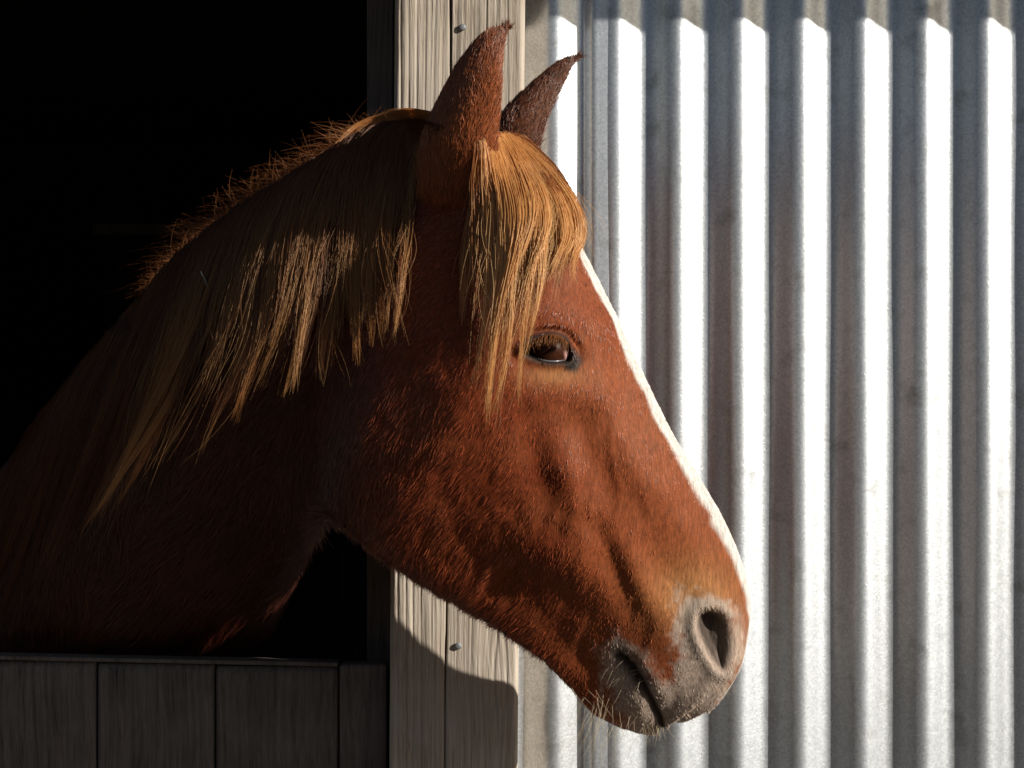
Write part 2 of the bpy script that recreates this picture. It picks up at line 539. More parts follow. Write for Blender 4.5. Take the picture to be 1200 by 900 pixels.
# more samples on the flanks than a plain cosine gives
ctab = np.cos(th)
cu = np.sign(ctab) * np.abs(ctab) ** 1.0
sd = np.sin(th)
side = np.sign(sd) * np.abs(sd)

T2 = S[:, 0:2]; B2 = S[:, 2:4]
wid = S[:, 4]; md = S[:, 5]
headw = smooth(20, 14, ts)                                # 1 on the head, 0 on the neck
ex = .72 * headw + .92 * (1 - headw)                      # exponent: flatter cheeks on the head
exx = ex[:, None] + .16 * smooth(-.1, .7, cu)[None, :] * smooth(13, 10, ts)[:, None]
prof = np.abs(side)[None, :] ** exx
low = 1 - .42 * smooth(.15, -1.0, cu)[None, :] * headw[:, None] * smooth(1.5, 5, ts)[:, None]
upn = 1 - .22 * smooth(.2, 1.0, cu)[None, :] * smooth(12, 6, ts)[:, None] * smooth(0, 4, ts)[:, None]
DEP = -np.sign(side)[None, :] * prof * wid[:, None] * low * upn
ROLL = -.012
DEP = DEP + ROLL * cu[None, :] * headw[:, None] + .19 * smooth(.35, -1.0, cu)[None, :] * smooth(17.5, 22, ts)[:, None] * smooth(30, 26, ts)[:, None]
cx = (T2 + B2) / 2; hv = (T2 - B2) / 2
PX = cx[:, 0][:, None] + hv[:, 0][:, None] * cu[None, :]
PY = cx[:, 1][:, None] + hv[:, 1][:, None] * cu[None, :]
K = ((CAM_D + md) / CAM_D)[:, None]
X = (PX - 600) / 1000 * K
Z = Z0 + (450 - PY) / 1000 * K
Y = md[:, None] + DEP
P = np.stack([X, Y, Z], -1)


def grid_normals(P):
    du = np.gradient(P, axis=0)
    dv = (np.roll(P, -1, axis=1) - np.roll(P, 1, axis=1))
    n = np.cross(dv, du)
    n /= (np.linalg.norm(n, axis=-1, keepdims=True) + 1e-12)
    return n


def proj(P):
    k = (CAM_D + P[..., 1]) / CAM_D
    return 600 + P[..., 0] / k * 1000, 450 - (P[..., 2] - Z0) / k * 1000


def blob(qx, qy, cx, cy, sl, sw, ang, amp):
    """oriented bump; ang in degrees, clockwise on the picture from +x"""
    a = math.radians(ang)
    dx, dy = qx - cx, qy - cy
    u = dx * math.cos(a) + dy * math.sin(a)
    v = -dx * math.sin(a) + dy * math.cos(a)
    return amp * .001 * np.exp(-.5 * ((u / sl) ** 2 + (v / sw) ** 2))


def seg(qx, qy, pts, wd, amp, fade=True):
    """ridge or groove following a polyline"""
    d = np.full(qx.shape, 1e9); tbest = np.zeros(qx.shape)
    pts = np.array(pts, float)
    ln = np.concatenate([[0], np.cumsum(np.linalg.norm(np.diff(pts, axis=0), axis=1))])
    for i in range(len(pts) - 1):
        a, b = pts[i], pts[i + 1]
        ab = b - a; L2 = ab @ ab
        t = np.clip(((qx - a[0]) * ab[0] + (qy - a[1]) * ab[1]) / L2, 0, 1)
        dd = np.hypot(qx - a[0] - t * ab[0], qy - a[1] - t * ab[1])
        m = dd < d
        d = np.where(m, dd, d)
        tbest = np.where(m, (ln[i] + t * (ln[i + 1] - ln[i])) / ln[-1], tbest)
    f = np.sin(np.pi * np.clip(tbest, 0.02, .98)) ** .5 if fade else 1
    return amp * .001 * np.exp(-.5 * (d / wd) ** 2) * f


def poly_sd(qx, qy, poly):
    """signed distance to polygon, negative inside"""
    poly = np.array(poly, float); n = len(poly)
    d = np.full(qx.shape, 1e9); inside = np.zeros(qx.shape, bool)
    for i in range(n):
        a, b = poly[i], poly[(i + 1) % n]
        ab = b - a
        t = np.clip(((qx - a[0]) * ab[0] + (qy - a[1]) * ab[1]) / (ab @ ab), 0, 1)
        d = np.minimum(d, np.hypot(qx - a[0] - t * ab[0], qy - a[1] - t * ab[1]))
        cond = ((a[1] > qy) != (b[1] > qy)) & (qx < (b[0] - a[0]) * (qy - a[1]) / (b[1] - a[1] + 1e-9) + a[0])
        inside ^= cond
    return np.where(inside, -d, d)


def round_poly(poly, it=2):
    p = np.array(poly, float)
    for _ in range(it):
        q = np.roll(p, -1, axis=0)
        p = np.stack([.75 * p + .25 * q, .25 * p + .75 * q], 1).reshape(-1, 2)
    return p


EYE = round_poly([(610, 410), (619, 404), (636, 399), (652, 398), (660, 403), (666, 411), (668, 423), (656, 423), (640, 423), (622, 418)])
NOST = round_poly([(817, 718), (832, 713), (848, 719), (857, 738), (858, 762), (849, 790), (838, 782), (824, 758), (815, 736)])
MOUTH = [(727, 768), (738, 779), (752, 800), (764, 822), (773, 842), (776, 856)]


def relief(qx, qy):
    h = np.zeros(qx.shape)
    h += blob(qx, qy, 515, 530, 100, 85, 40, 11)            # jaw muscle
    h += blob(qx, qy, 470, 470, 40, 90, 10, 5)
    h += seg(qx, qy, [(600, 480), (630, 530), (643, 575), (640, 600)], 17, -4)
    h += blob(qx, qy, 664, 560, 38, 15, 75, 7.5)            # end of the facial crest
    h += blob(qx, qy, 642, 640, 46, 24, 25, 9)
    h += blob(qx, qy, 700, 690, 46, 22, 50, 4.0)
    h += seg(qx, qy, [(560, 690), (578, 658), (600, 636)], 7, 2.5)
    h += seg(qx, qy, [(575, 700), (596, 672), (610, 655)], 9, -4)
    h += seg(qx, qy, [(690, 600), (708, 640), (722, 672), (735, 705)], 9, -5)
    h += seg(qx, qy, [(722, 620), (745, 670), (762, 710), (772, 740)], 13, 6)
    h += seg(qx, qy, [(770, 640), (790, 680), (800, 720)], 14, -3)
    h += seg(qx, qy, [(688, 440), (712, 490), (745, 545), (790, 610), (810, 650)], 17, 6.5)
    h += seg(qx, qy, [(668, 470), (690, 530), (730, 600)], 16, -2.5)
    h += seg(qx, qy, [(695, 400), (700, 440), (705, 470)], 10, 2.5)
    h += blob(qx, qy, 648, 366, 44, 17, 12, 9)              # brow
    h += blob(qx, qy, 690, 400, 20, 20, 0, 3)
    h += blob(qx, qy, 655, 455, 40, 18, 15, 5)              # below the eye
    h += blob(qx, qy, 600, 335, 32, 24, 20, -9)             # hollow over the eye
    h += seg(qx, qy, [(556, 240), (552, 340), (510, 420), (455, 470)], 26, -9)
    h += blob(qx, qy, 474, 320, 30, 48, 20, 15)
    h += blob(qx, qy, 452, 572, 40, 60, -35, 11)
    h += blob(qx, qy, 436, 470, 26, 50, 10, 8)
    h += blob(qx, qy, 833, 750, 38, 50, 0, 9)               # nostril bulge
    h += blob(qx, qy, 775, 800, 22, 30, -35, 7)             # upper lip
    h += blob(qx, qy, 748, 832, 26, 13, 62, 8)
    h += blob(qx, qy, 715, 825, 22, 14, 40, 4)              # lower lip and chin
    h += seg(qx, qy, [(800, 700), (803, 745), (815, 790)], 9, -1.6)
    h += blob(qx, qy, 700, 790, 40, 14, 40, -5)
    h += seg(qx, qy, [(430, 600), (500, 655), (560, 700), (620, 745)], 13, 3)
    # veins and small hollows
    h += seg(qx, qy, [(700, 545), (690, 590), (700, 640)], 3.5, 1.3)
    h += seg(qx, qy, [(720, 470), (712, 520), (726, 575), (720, 620)], 3, 1.1)
    h += seg(qx, qy, [(640, 600), (668, 612), (700, 640), (722, 660)], 5, .9)
    h += seg(qx, qy, [(745, 560), (760, 600), (756, 640)], 3, .9)
    h += seg(qx, qy, [(560, 560), (600, 610), (640, 660)], 4, 1.0)
    h += .0009 * N1(qx / 26, qy / 26) + .0006 * N2(qx / 11 + qy / 40, qy / 22)
    return h


Nn = grid_normals(P)
if Nn[NR // 3, NA // 4, 1] > 0: Nn = -Nn
qx, qy = proj(P)
hd = smooth(21, 18, ts)[:, None]
facing = np.abs(Nn[..., 1]) ** .6
P = P + Nn * (relief(qx, qy) * facing * hd)[..., None]
near = (side > 0.02)[None, :] & np.ones((NR, 1), bool)
sgn = np.where(side > 0, 1.0, -1.0)[None, :]
# openings: eye, nostril, mouth line
qx, qy = proj(P)
e_sd = poly_sd(qx, qy, EYE); n_sd = poly_sd(qx, qy, NOST)
lid = (.0035 + .0035 * smooth(412, 398, qy)) * np.exp(-((e_sd - 4) / 4.0) ** 2) - .0030 * np.exp(-((e_sd - 13) / 3.5) ** 2) * smooth(430, 400, qy)
lid += .0018 * np.exp(-((e_sd - 19) / 4.0) ** 2) * smooth(420, 395, qy)
eyein = .020 * smooth(2.0, -4.0, e_sd)
nrim = .0022 * np.exp(-((n_sd - 6) / 7.0) ** 2)
nin = .024 * smooth(4.0, -14.0, n_sd) * (1 - .6 * smooth(826, 856, qx))
mo = seg(qx, qy, MOUTH, 2.6, -5.5, False) + seg(qx, qy, MOUTH[:3], 7, -3.5, True) + seg(qx, qy, [(x + 12, y - 6) for x, y in MOUTH], 7, 2.5) + seg(qx, qy, [(x - 14, y + 4) for x, y in MOUTH], 8, 2.5)
fl = np.abs(Nn[..., 1]) ** .5
P = P + Nn * (((lid + nrim) * fl + mo * np.maximum(fl, .6)) * hd)[..., None]
inward = (eyein + nin) * hd * (np.abs(side)[None, :] > .1)
P[..., 1] += inward * sgn
P[..., 1] += .11 * smooth(745, 795, qy) * smooth(17, 20, ts)[:, None] * smooth(420, 330, qx)   # the chest stays behind the door
eye_depth = None

# colours (linear): chestnut with a shade-darkened copy, blaze, muzzle, dark skin
CH = np.array([.215, .041, .012]); CH_L = np.array([.345, .092, .031]); CH_SHADE = np.array([.034, .009, .006])
WH = np.array([.86, .80, .72]); GREY = np.array([.54, .44, .355]); DK = np.array([.030, .024, .022]); TAN = np.array([.56, .27, .095])


def mixc(a, b, t):
    return a * (1 - t[..., None]) + b * t[..., None]


def coat_colour(qx, qy, blaze, head):
    n = N1(qx / 40, qy / 40) * .5 + N2(qx / 14, qy / 18) * .3
    c = np.broadcast_to(CH, qx.shape + (3,)).copy()
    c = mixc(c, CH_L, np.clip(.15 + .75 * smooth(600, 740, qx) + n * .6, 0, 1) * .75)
    c = mixc(c, CH_SHADE, np.clip(smooth(560, 330, qx) * .85 + n * .2, 0, 1))  # coat darkened towards neck and rear cheek to deepen their shade
    c = mixc(c, TAN, .75 * np.exp(-(((qx - 812) / 52) ** 2 + ((qy - 700) / 42) ** 2)))
    c = mixc(c, TAN, .5 * np.exp(-(((qx - 650) / 34) ** 2 + ((qy - 440) / 12) ** 2)))
    # grey muzzle
    d = poly_sd(qx, qy, [(800, 700), (850, 712), (868, 760), (850, 820), (800, 850), (760, 862), (735, 830), (712, 790), (705, 762), (725, 752), (745, 770), (770, 800), (792, 800), (800, 770), (793, 735)])
    g = smooth(15, -9, d - 8 * smooth(790, 830, qy) + 9 * N3(qx / 8, qy / 8) + 5 * N1(qx / 3, qy / 3))
    c = mixc(c, GREY, g * .85)
    c = mixc(c, np.array([.42, .34, .27]), .8 * np.exp(-((poly_sd(qx, qy, NOST) - 9) / 6) ** 2) * smooth(862, 840, qx))
    c = mixc(c, np.array([.45, .36, .28]), .45 * np.exp(-(((qx - 745) / 16) ** 2 + ((qy - 770) / 9) ** 2)))
    c = mixc(c, np.array([.58, .42, .31]), .8 * np.exp(-(((qx - 866) / 9) ** 2 + ((qy - 755) / 34) ** 2)))
    c = mixc(c, DK, smooth(1.0, -6, poly_sd(qx, qy, NOST)) * (.85 - .35 * smooth(835, 856, qx)))
    dm = seg(qx, qy, MOUTH, 3.5, 1000, False)
    c = mixc(c, DK, np.clip(dm * 1.1, 0, .92))
    dm = .85 * seg(qx, qy, MOUTH[:3], 7, 1000, False)
    c = mixc(c, DK, np.clip(dm * 1.0, 0, .9))
    # dark skin round the eye
    es = poly_sd(qx, qy, EYE)
    c = mixc(c, DK, smooth(10, 2, es - 10 * smooth(655, 675, qx) * smooth(400, 425, qy) - 4 * smooth(404, 394, qy)))
    c = mixc(c, WH, blaze)
    return np.clip(c, 0, 1)


# blaze: a strip on both sides of the nose line
ang = np.minimum(th, 2 * np.pi - th)                     # angular distance from the top line
bw_px = np.interp(ts, [0, 1, 2, 4, 6, 9, 12, 13.0, 14.5, 16], [14, 20, 20, 18, 17, 24, 40, 40, 20, 0])
hl = np.linalg.norm(hv, axis=1)
arc = ang[None, :] * (hl * 0 + 1)[:, None]
lat = np.abs(P[..., 1] - (md[:, None] + ROLL)) * 1000
nearness = smooth(.50, .62, cu)[None, :]
edge = bw_px[:, None] + 1.5 * N1(qx / 14, qy / 14)
blaze = smooth(edge + 2.5, edge - 2.5, lat) * nearness * smooth(.5, 3, bw_px)[:, None]
# around the nose tip the white runs down beside the nostril
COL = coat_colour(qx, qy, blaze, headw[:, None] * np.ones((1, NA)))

i = (np.arange(NR - 1)[:, None] * NA + np.arange(NA)[None, :])
j = (np.arange(NR - 1)[:, None] * NA + (np.arange(NA)[None, :] + 1) % NA)
Q = np.stack([i, i + NA, j + NA, j], -1).reshape(-1, 4)
_f = Q[(NR // 3) * NA + NA // 4]; _v = P.reshape(-1, 3)
if np.cross(_v[_f[2]] - _v[_f[0]], _v[_f[3]] - _v[_f[1]])[1] > 0: Q = Q[:, ::-1]
VV = [P.reshape(-1, 3)]; CC = [COL.reshape(-1, 3)]; FF = [Q]
nvt = NR * NA
# caps
capf = []
for base, c in ((0, P[0].mean(0)), ((NR - 1) * NA, P[-1].mean(0))):
    VV.append(c[None]); CC.append(CH[None])
    ci = nvt; nvt += 1
    a = np.arange(NA)
    tri = np.stack([base + a, base + (a + 1) % NA, np.full(NA, ci), np.full(NA, ci)], 1)
    capf.append((tri, base))


def tube(points, radii, n=24, squash=None):
    """closed loft along world points"""
    pts = np.array(points, float); out = []
    for k, p in enumerate(pts):
        a = pts[min(k + 1, len(pts) - 1)] - pts[max(k - 1, 0)]
        a /= np.linalg.norm(a)
        s1 = np.cross(a, [0, 1, 0.001]); s1 /= np.linalg.norm(s1)
        s2 = np.cross(a, s1)
        f = np.linspace(0, 2 * np.pi, n, endpoint=False)
        out.append(p + radii[k] * (np.cos(f)[:, None] * s1 + np.sin(f)[:, None] * s2))
    return np.array(out)


def add_grid(G, col, solid=None):
    """append a (rows, cols, 3) grid closed in cols"""
    global nvt
    r, c = G.shape[:2]
    VV.append(G.reshape(-1, 3)); CC.append(np.asarray(col).reshape(-1, 3) if np.ndim(col) > 1 else np.tile(col, (r * c, 1)))
    i = nvt + np.arange(r - 1)[:, None] * c + np.arange(c)[None, :]
    j = nvt + np.arange(r - 1)[:, None] * c + (np.arange(c)[None, :] + 1) % c
    q_ = np.stack([i, i + c, j + c, j], -1).reshape(-1, 4)
    fl_ = G.reshape(-1, 3); q0 = q_[(r // 2) * c + (c // 4)] - nvt
    nn_ = np.cross(fl_[q0[2]] - fl_[q0[0]], fl_[q0[3]] - fl_[q0[1]])
    if (nn_ @ (fl_[q0[0]] - (G[r // 2].mean(0) if solid is None else solid))) < 0: q_ = q_[:, ::-1]
    FF.append(q_)
    nvt += r * c


def ear(axis, width, depth, opening, gap_mid, fold=1.0):
    """axis: list of (px,py,y); width: half widths (m); opening: direction the cup faces"""
    A = np.array([pt(*a) for a in axis])
    tA = np.linspace(0, 1, len(A)); t = np.linspace(0, 1, 70)
    Ax = catmull(A, t * (len(A) - 1)); Wd = np.interp(t, np.linspace(0, 1, len(width)), width); Dp = np.interp(t, np.linspace(0, 1, len(depth)), depth)
    rows = []
    n = 60
    for k in range(len(t)):
        a = Ax[min(k + 1, len(t) - 1)] - Ax[max(k - 1, 0)]
        a /= np.linalg.norm(a)
        o = np.array(opening, float); o -= a * (o @ a); o /= np.linalg.norm(o)
        s = np.cross(a, o)
        gap = np.interp(t[k], [0, .12, .35, .8, 1], [.15, .5, gap_mid, gap_mid * .9, .6])
        f = np.linspace(gap, 2 * np.pi - gap, n)
        thick = .0032 * (1 - .55 * t[k])
        wob = 1 + .03 * np.sin(f * 3 + k * .1)
        outer = Ax[k] + (np.cos(f) * Dp[k])[:, None] * o + (np.sin(f) * Wd[k] * wob)[:, None] * s
        inner = Ax[k] + (np.cos(f) * max(Dp[k] - thick, .0003))[:, None] * o + (np.sin(f) * max(Wd[k] - thick, .0003) * wob)[:, None] * s
        rows.append(np.vstack([outer, inner[::-1]]))
    return np.array(rows), n, Ax[35]


EARCOL = np.array([.28, .078, .024]); EARIN = np.array([.16, .055, .025])
e1, n1, c1 = ear([(532, 248, -.250), (534, 208, -.272), (540, 165, -.292), (555, 108, -.306), (565, 76, -.312), (577, 51, -.314), (594, 34, -.310)],
             [.052, .056, .052, .040, .030, .018, .001], [.040, .042, .037, .0265, .0195, .0125, .001], (1.0, .42, .0), .8)
col = np.empty(e1.shape); col[:, :n1] = EARCOL; col[:, n1:] = EARIN
col[-16:] *= np.linspace(1, .45, 16)[:, None, None]
add_grid(e1, col, c1)
e2, n2, c2 = ear([(588, 208, -.195), (601, 172, -.195), (614, 147, -.192), (630, 122, -.187), (644, 102, -.182), (657, 85, -.178), (666, 75, -.175), (677, 68, -.173)],
             [.034, .034, .030, .024, .018, .0135, .008, .001], [.032, .031, .027, .021, .016, .011, .006, .001], (.85, .1, -.35), .8)
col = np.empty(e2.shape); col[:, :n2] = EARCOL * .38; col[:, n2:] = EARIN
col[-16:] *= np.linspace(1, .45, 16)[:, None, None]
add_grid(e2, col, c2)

# legs in the dark of the stall
def leg(x, y, ztop, r0, hind=False):
    off = .05 if hind else 0
    ptsl = [(x, y, ztop), (x - off, y, .80), (x + off, y, .55), (x + off * .6, y, .30), (x, y, .14), (x + .03, y - .03, .08), (x + .03, y - .03, .035)]
    G = tube(ptsl, [r0, r0 * .62, .052, .034, .036, .055, .062])
    add_grid(G, CH_SHADE)


trunk = pt(-210, 1200, .68)
leg(trunk[0] + .02, .62, 1.0, .10); leg(trunk[0] - .05, .98, 1.0, .10)
trunk = pt(-830, 1150, 1.85)
leg(trunk[0] + .25, 1.62, 1.05, .14, True); leg(trunk[0] - .0, 2.0, 1.05, .14, True)

VV = np.vstack(VV); CC = np.vstack(CC)
faces = [FF[0]] + FF[1:]
allq = np.vstack(faces)
tris = np.vstack([c[0][:, :3] if c[1] == 0 else c[0][:, [1, 0, 2]] for c in capf])
me = bpy.data.meshes.new('body')
nq = len(allq); ntri = len(tris)
me.vertices.add(len(VV)); me.vertices.foreach_set('co', VV.astype(np.float32).ravel())
loops = np.concatenate([allq.ravel(), tris.ravel()]).astype(np.int32)
me.loops.add(len(loops)); me.loops.foreach_set('vertex_index', loops)
me.polygons.add(nq + ntri)
me.polygons.foreach_set('loop_start', np.concatenate([np.arange(nq) * 4, nq * 4 + np.arange(ntri) * 3]).astype(np.int32))
me.update(calc_edges=True); me.validate()
me.polygons.foreach_set('use_smooth', np.ones(len(me.polygons), dtype=bool))
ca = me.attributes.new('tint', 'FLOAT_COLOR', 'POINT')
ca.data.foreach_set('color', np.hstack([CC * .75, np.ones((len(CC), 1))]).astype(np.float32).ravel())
body = link_mesh('body', me, M_skin, horse)

# ------------------------------------------------------------------ hair
bvh = BVHTree.FromPolygons(VV.tolist(), allq.tolist(), all_triangles=False)


def curves(name, P3, R, col, mat, parent):
    """P3 (N,K,3) points, R (N,K) radii, col (N,3)"""
    N, Kk = P3.shape[:2]
    cu_ = bpy.data.hair_curves.new(name)
    cu_.add_curves([Kk] * N)
    cu_.attributes['position'].data.foreach_set('vector', P3.astype(np.float32).ravel())
    ra = cu_.attributes.get('radius') or cu_.attributes.new('radius', 'FLOAT', 'POINT')
    ra.data.foreach_set('value', R.astype(np.float32).ravel())
    if col.ndim == 3: col = col.reshape(-1, 3); t = cu_.attributes.new('tint', 'FLOAT_COLOR', 'POINT')
    else: t = cu_.attributes.new('tint', 'FLOAT_COLOR', 'CURVE')
    t.data.foreach_set('color', np.hstack([np.clip(col, 0, 1), np.ones((len(col), 1))]).astype(np.float32).ravel())
    o = bpy.data.objects.new(name, cu_)
    C.objects.link(o)
    cu_.materials.append(mat)
    o.parent = parent
    o.matrix_parent_inverse = parent.matrix_basis.inverted()
    return o


# short coat: sampled over the faces of the head, ears and neck
def coat(n):
    q = allq
    a, b, c, d = (VV[q[:, k]] for k in range(4))
    nrm = np.cross(c - a, d - b)
    area = np.linalg.norm(nrm, axis=1) * .5
    nrm /= (2 * area[:, None] + 1e-12)
    cen = (a + b + c + d) / 4
    # orient outwards: loft part by construction
    fx, fy = proj(cen)
    wgt = area.copy()
    vis = (fx > -40) & (fy < 960) & (cen[:, 1] < .6)
    wgt *= np.where(vis, 1, 0)
    wgt *= np.where(nrm[:, 1] * flip > .25, .12, 1.0)
    wgt *= np.where(fx < 330, .45, 1.0)
    es = poly_sd(fx, fy, EYE); ns = poly_sd(fx, fy, NOST)
    wgt[len(FF[0]):] *= 2.2
    wgt *= np.where(es < 5, 0, 1) * np.where(ns < 0, .25, 1)
    p = wgt / wgt.sum()
    idx = rng.choice(len(q), n, p=p)
    u, v = rng.random((n, 1)), rng.random((n, 1))
    A, B, Cc, D = a[idx], b[idx], c[idx], d[idx]
    root = (A * (1 - u) + B * u) * (1 - v) + (D * (1 - u) + Cc * u) * v
    nn = nrm[idx] * flip
    hx, hy = proj(root)
    is_ear = idx >= len(FF[0])
    # flow on the picture plane
    ang = np.full(n, 112.0)                                  # degrees clockwise from +x : down and slightly left
    ang = np.interp(hx, [350, 450, 600, 700, 800, 870], [115, 122, 118, 96, 78, 68])
    ang = ang + np.interp(hy, [200, 350, 480, 900], [40, 18, 0, 0]) * smooth(650, 480, hx)
    ang = ang + 14 * N1(hx / 45, hy / 45) + 9 * N2(hx / 12, hy / 12) + rng.normal(0, 7, n)
    ang = np.where(hy > 770, ang - 10, ang)
    ear_dir = np.where(hx > 600, -52, -72)
    ang = np.where(is_ear, ear_dir + rng.normal(0, 14, n), ang)
    ar = np.radians(ang)
    dirv = np.stack([np.cos(ar), np.zeros(n), -np.sin(ar)], 1)
    t = dirv - nn * (dirv * nn).sum(1, keepdims=True)
    t /= np.linalg.norm(t, axis=1, keepdims=True) + 1e-6
    ln = np.interp(hx, [0, 380, 480, 620, 760, 880], [.020, .017, .0105, .0075, .0065, .005])
    jaw = np.exp(-((np.abs(nn[:, 2] + .75) / .45) ** 2)) * smooth(760, 600, hx)
    ln = ln * (1 + .8 * jaw)
    ln = np.where((poly_sd(hx, hy, EYE) < 25), .006, ln)
    ln = np.where(is_ear, .012, ln)
    ln = ln * rng.uniform(.6, 1.3, n)
    lift = rng.uniform(.04, .19, n)
    lift = np.where(is_ear, lift * 1.3, lift)
    fr = np.array([0, .35, .7, 1.0])
    Lx = ln[:, None, None]
    bend = fr[None, :, None]
    P3 = root[:, None, :] - nn[:, None, :] * .0008 + Lx * (t[:, None, :] * bend + nn[:, None, :] * (lift[:, None, None] * bend * (1.25 - .55 * bend)))
    jit = rng.normal(0, .05, (n, 1, 3)) * (bend ** 2) * Lx
    P3 = P3 + jit
    # lightly clump the tips
    r0 = rng.uniform(.00020, .00038, n)
    R = r0[:, None] * np.array([1, .9, .65, .12])[None, :]
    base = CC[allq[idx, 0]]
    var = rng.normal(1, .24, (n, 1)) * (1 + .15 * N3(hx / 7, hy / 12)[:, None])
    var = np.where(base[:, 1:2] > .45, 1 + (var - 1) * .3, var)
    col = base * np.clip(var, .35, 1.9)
    lightg = (rng.random(n) < .14) & ~is_ear
    col[lightg] = np.clip(col[lightg] * 1.9 + .01, 0, .85)
    darkg = rng.random(n) < .15
    col[darkg] *= .45
    return curves('coat', P3, R, col, M_coat, horse)


# orientation of the face normals on the near cheek
k0 = (NR // 3) * NA + NA // 4
fa = Q[k0]
nchk = np.cross(VV[fa[2]] - VV[fa[0]], VV[fa[3]] - VV[fa[1]])
flip = -1.0 if nchk[1] > 0 else 1.0
coat(250000)


def surf_depth(px, py):
    """depth of the near surface of the horse at a picture position, or None"""
    o = Vector((0, -CAM_D, Z0)); d = Vector(pt(px, py, 0)) - o
    h = bvh.ray_cast(o, d.normalized(), 6)
    return h[0].y if h[0] is not None else None


# depth map of the body seen from the front, for laying locks over it
GX = np.arange(-40, 921, 8); GY = np.arange(0, 921, 8)
DM = np.full((len(GY), len(GX)), np.nan)
for a_, yy in enumerate(GY):
    for b_, xx in enumerate(GX):
        v = surf_depth(xx, yy)
        if v is not None: DM[a_, b_] = v
# fill holes outward
for _ in range(60):
    m = np.isnan(DM)
    if not m.any(): break
    acc = np.zeros_like(DM); cnt = np.zeros_like(DM)
    for dx, dy in ((1, 0), (-1, 0), (0, 1), (0, -1)):
        r = np.roll(np.roll(DM, dy, 0), dx, 1)
        ok = ~np.isnan(r); acc[ok] += r[ok]; cnt[ok] += 1
    f = m & (cnt > 0)
    DM[f] = acc[f] / cnt[f]
for _ in range(3):
    DM = (DM + np.roll(DM, 1, 0) + np.roll(DM, -1, 0) + np.roll(DM, 1, 1) + np.roll(DM, -1, 1)) / 5


def depth_at(px, py):
    fx = np.clip((px - GX[0]) / 8, 0, len(GX) - 1.001); fy = np.clip((py - GY[0]) / 8, 0, len(GY) - 1.001)
    xi = fx.astype(int); yi = fy.astype(int); u = fx - xi; v = fy - yi
    return (DM[yi, xi] * (1 - u) + DM[yi, xi + 1] * u) * (1 - v) + (DM[yi + 1, xi] * (1 - u) + DM[yi + 1, xi + 1] * u) * v


def resample(poly, k):
    poly = np.array(poly, float)
    t = np.linspace(0, len(poly) - 1, k)
    return catmull(poly, t)


def strands(guides, n, K=14, clumps=60, clump_r=9, jitter=3, curl=3, lenvar=(.6, 1.0), r0=.00032, col_a=(.42, .19, .065), col_b=(.62, .36, .15), root_dark=.45, wild=1.0):
    """guides: list of polylines [(px,py,offset_mm),...] ordered side by side; strands are blended between them in locks"""
    G = np.array([resample(g, K) for g in guides])          # (g,K,3)
    cpos = np.sort(rng.uniform(0, len(guides) - 1, clumps))
    ci = rng.integers(0, clumps, n)
    ccx = cpos[ci]
    own = np.clip(ccx + rng.normal(0, .55 * (len(guides) - 1) / clumps * 2.2, n), 0, len(guides) - 1)

    def at(x):
        i_ = np.clip(np.floor(x).astype(int), 0, len(guides) - 2); f = (x - i_)[:, None, None]
        return G[i_] * (1 - f) + G[i_ + 1] * f
    base = at(own); cl = at(ccx)
    t = np.linspace(0, 1, K)[None, :, None]
    cw = t ** .9 * .95
    Pp = base * (1 - cw) + cl * cw
    # every lock leaves its course in its own way
    co = rng.normal(0, 1, (clumps, 1, 3)) * np.array([6, 4, 3.0]) * wild; cph = rng.uniform(0, 6.28, (clumps, 1, 1))
    cf = rng.uniform(2.0, 4.5, (clumps, 1, 1))
    Pp = Pp + (co[ci] * t) + (np.sin(cf[ci] * t * 2 + cph[ci]) * t) * np.array([curl, 0, 2.0])
    # individual hair
    r_ = rng.normal(0, 1, (n, 1, 3)) * np.array([1, .5, .8]) * clump_r * .35
    Pp = Pp + r_ * (1.0 - .55 * t)
    ph = rng.uniform(0, 6.28, (n, 1, 3)); fq = rng.uniform(1.5, 5, (n, 1, 3))
    amp = np.abs(rng.normal(0, 1, (n, 1, 3))) * jitter * np.array([1, .3, .5])
    Pp = Pp + np.sin(fq * t * 2.5 + ph) * amp * t
    lv = (rng.uniform(lenvar[0], lenvar[1], clumps)[ci] * rng.uniform(.75, 1, n))
    tt_ = np.linspace(0, 1, K)[None, :] * lv[:, None] * (K - 1)
    i_ = np.clip(np.floor(tt_).astype(int), 0, K - 2); f = (tt_ - i_)[..., None]
    Pp = np.take_along_axis(Pp, i_[..., None].repeat(3, -1), 1) * (1 - f) + np.take_along_axis(Pp, (i_ + 1)[..., None].repeat(3, -1), 1) * f
    dep = depth_at(Pp[..., 0], Pp[..., 1])
    ker = np.array([.25, .5, .25])
    for _ in range(2):
        dd = dep.copy(); dd[:, 1:-1] = dep[:, :-2] * .25 + dep[:, 1:-1] * .5 + dep[:, 2:] * .25; dep = dd
    y = dep - np.maximum(Pp[..., 2], -30) * .001
    k = (CAM_D + y) / CAM_D
    W3 = np.stack([(Pp[..., 0] - 600) / 1000 * k, y, Z0 + (450 - Pp[..., 1]) / 1000 * k], -1)
    R = (r0 * rng.uniform(.6, 1.25, n))[:, None] * np.interp(np.linspace(0, 1, K), [0, .7, 1], [1, .85, .15])[None, :]
    m = np.clip(rng.normal(.4, .3, (clumps, 1))[ci] + rng.normal(0, .22, (n, 1)), 0, 1)
    col = np.array(col_a) * (1 - m) + np.array(col_b) * m
    g = (np.linspace(0, 1, K)[None, :, None] * lv[:, None, None] / lenvar[1]) ** 1.1
    rootc = np.array((.055, .014, .009)) * (root_dark / .3) if root_dark < 1 else np.array(col_a) * 1.0  # mane roots coloured darker to deepen the shade between locks
    col = rootc * (1 - g) + col[:, None, :] * g
    return W3, R, col


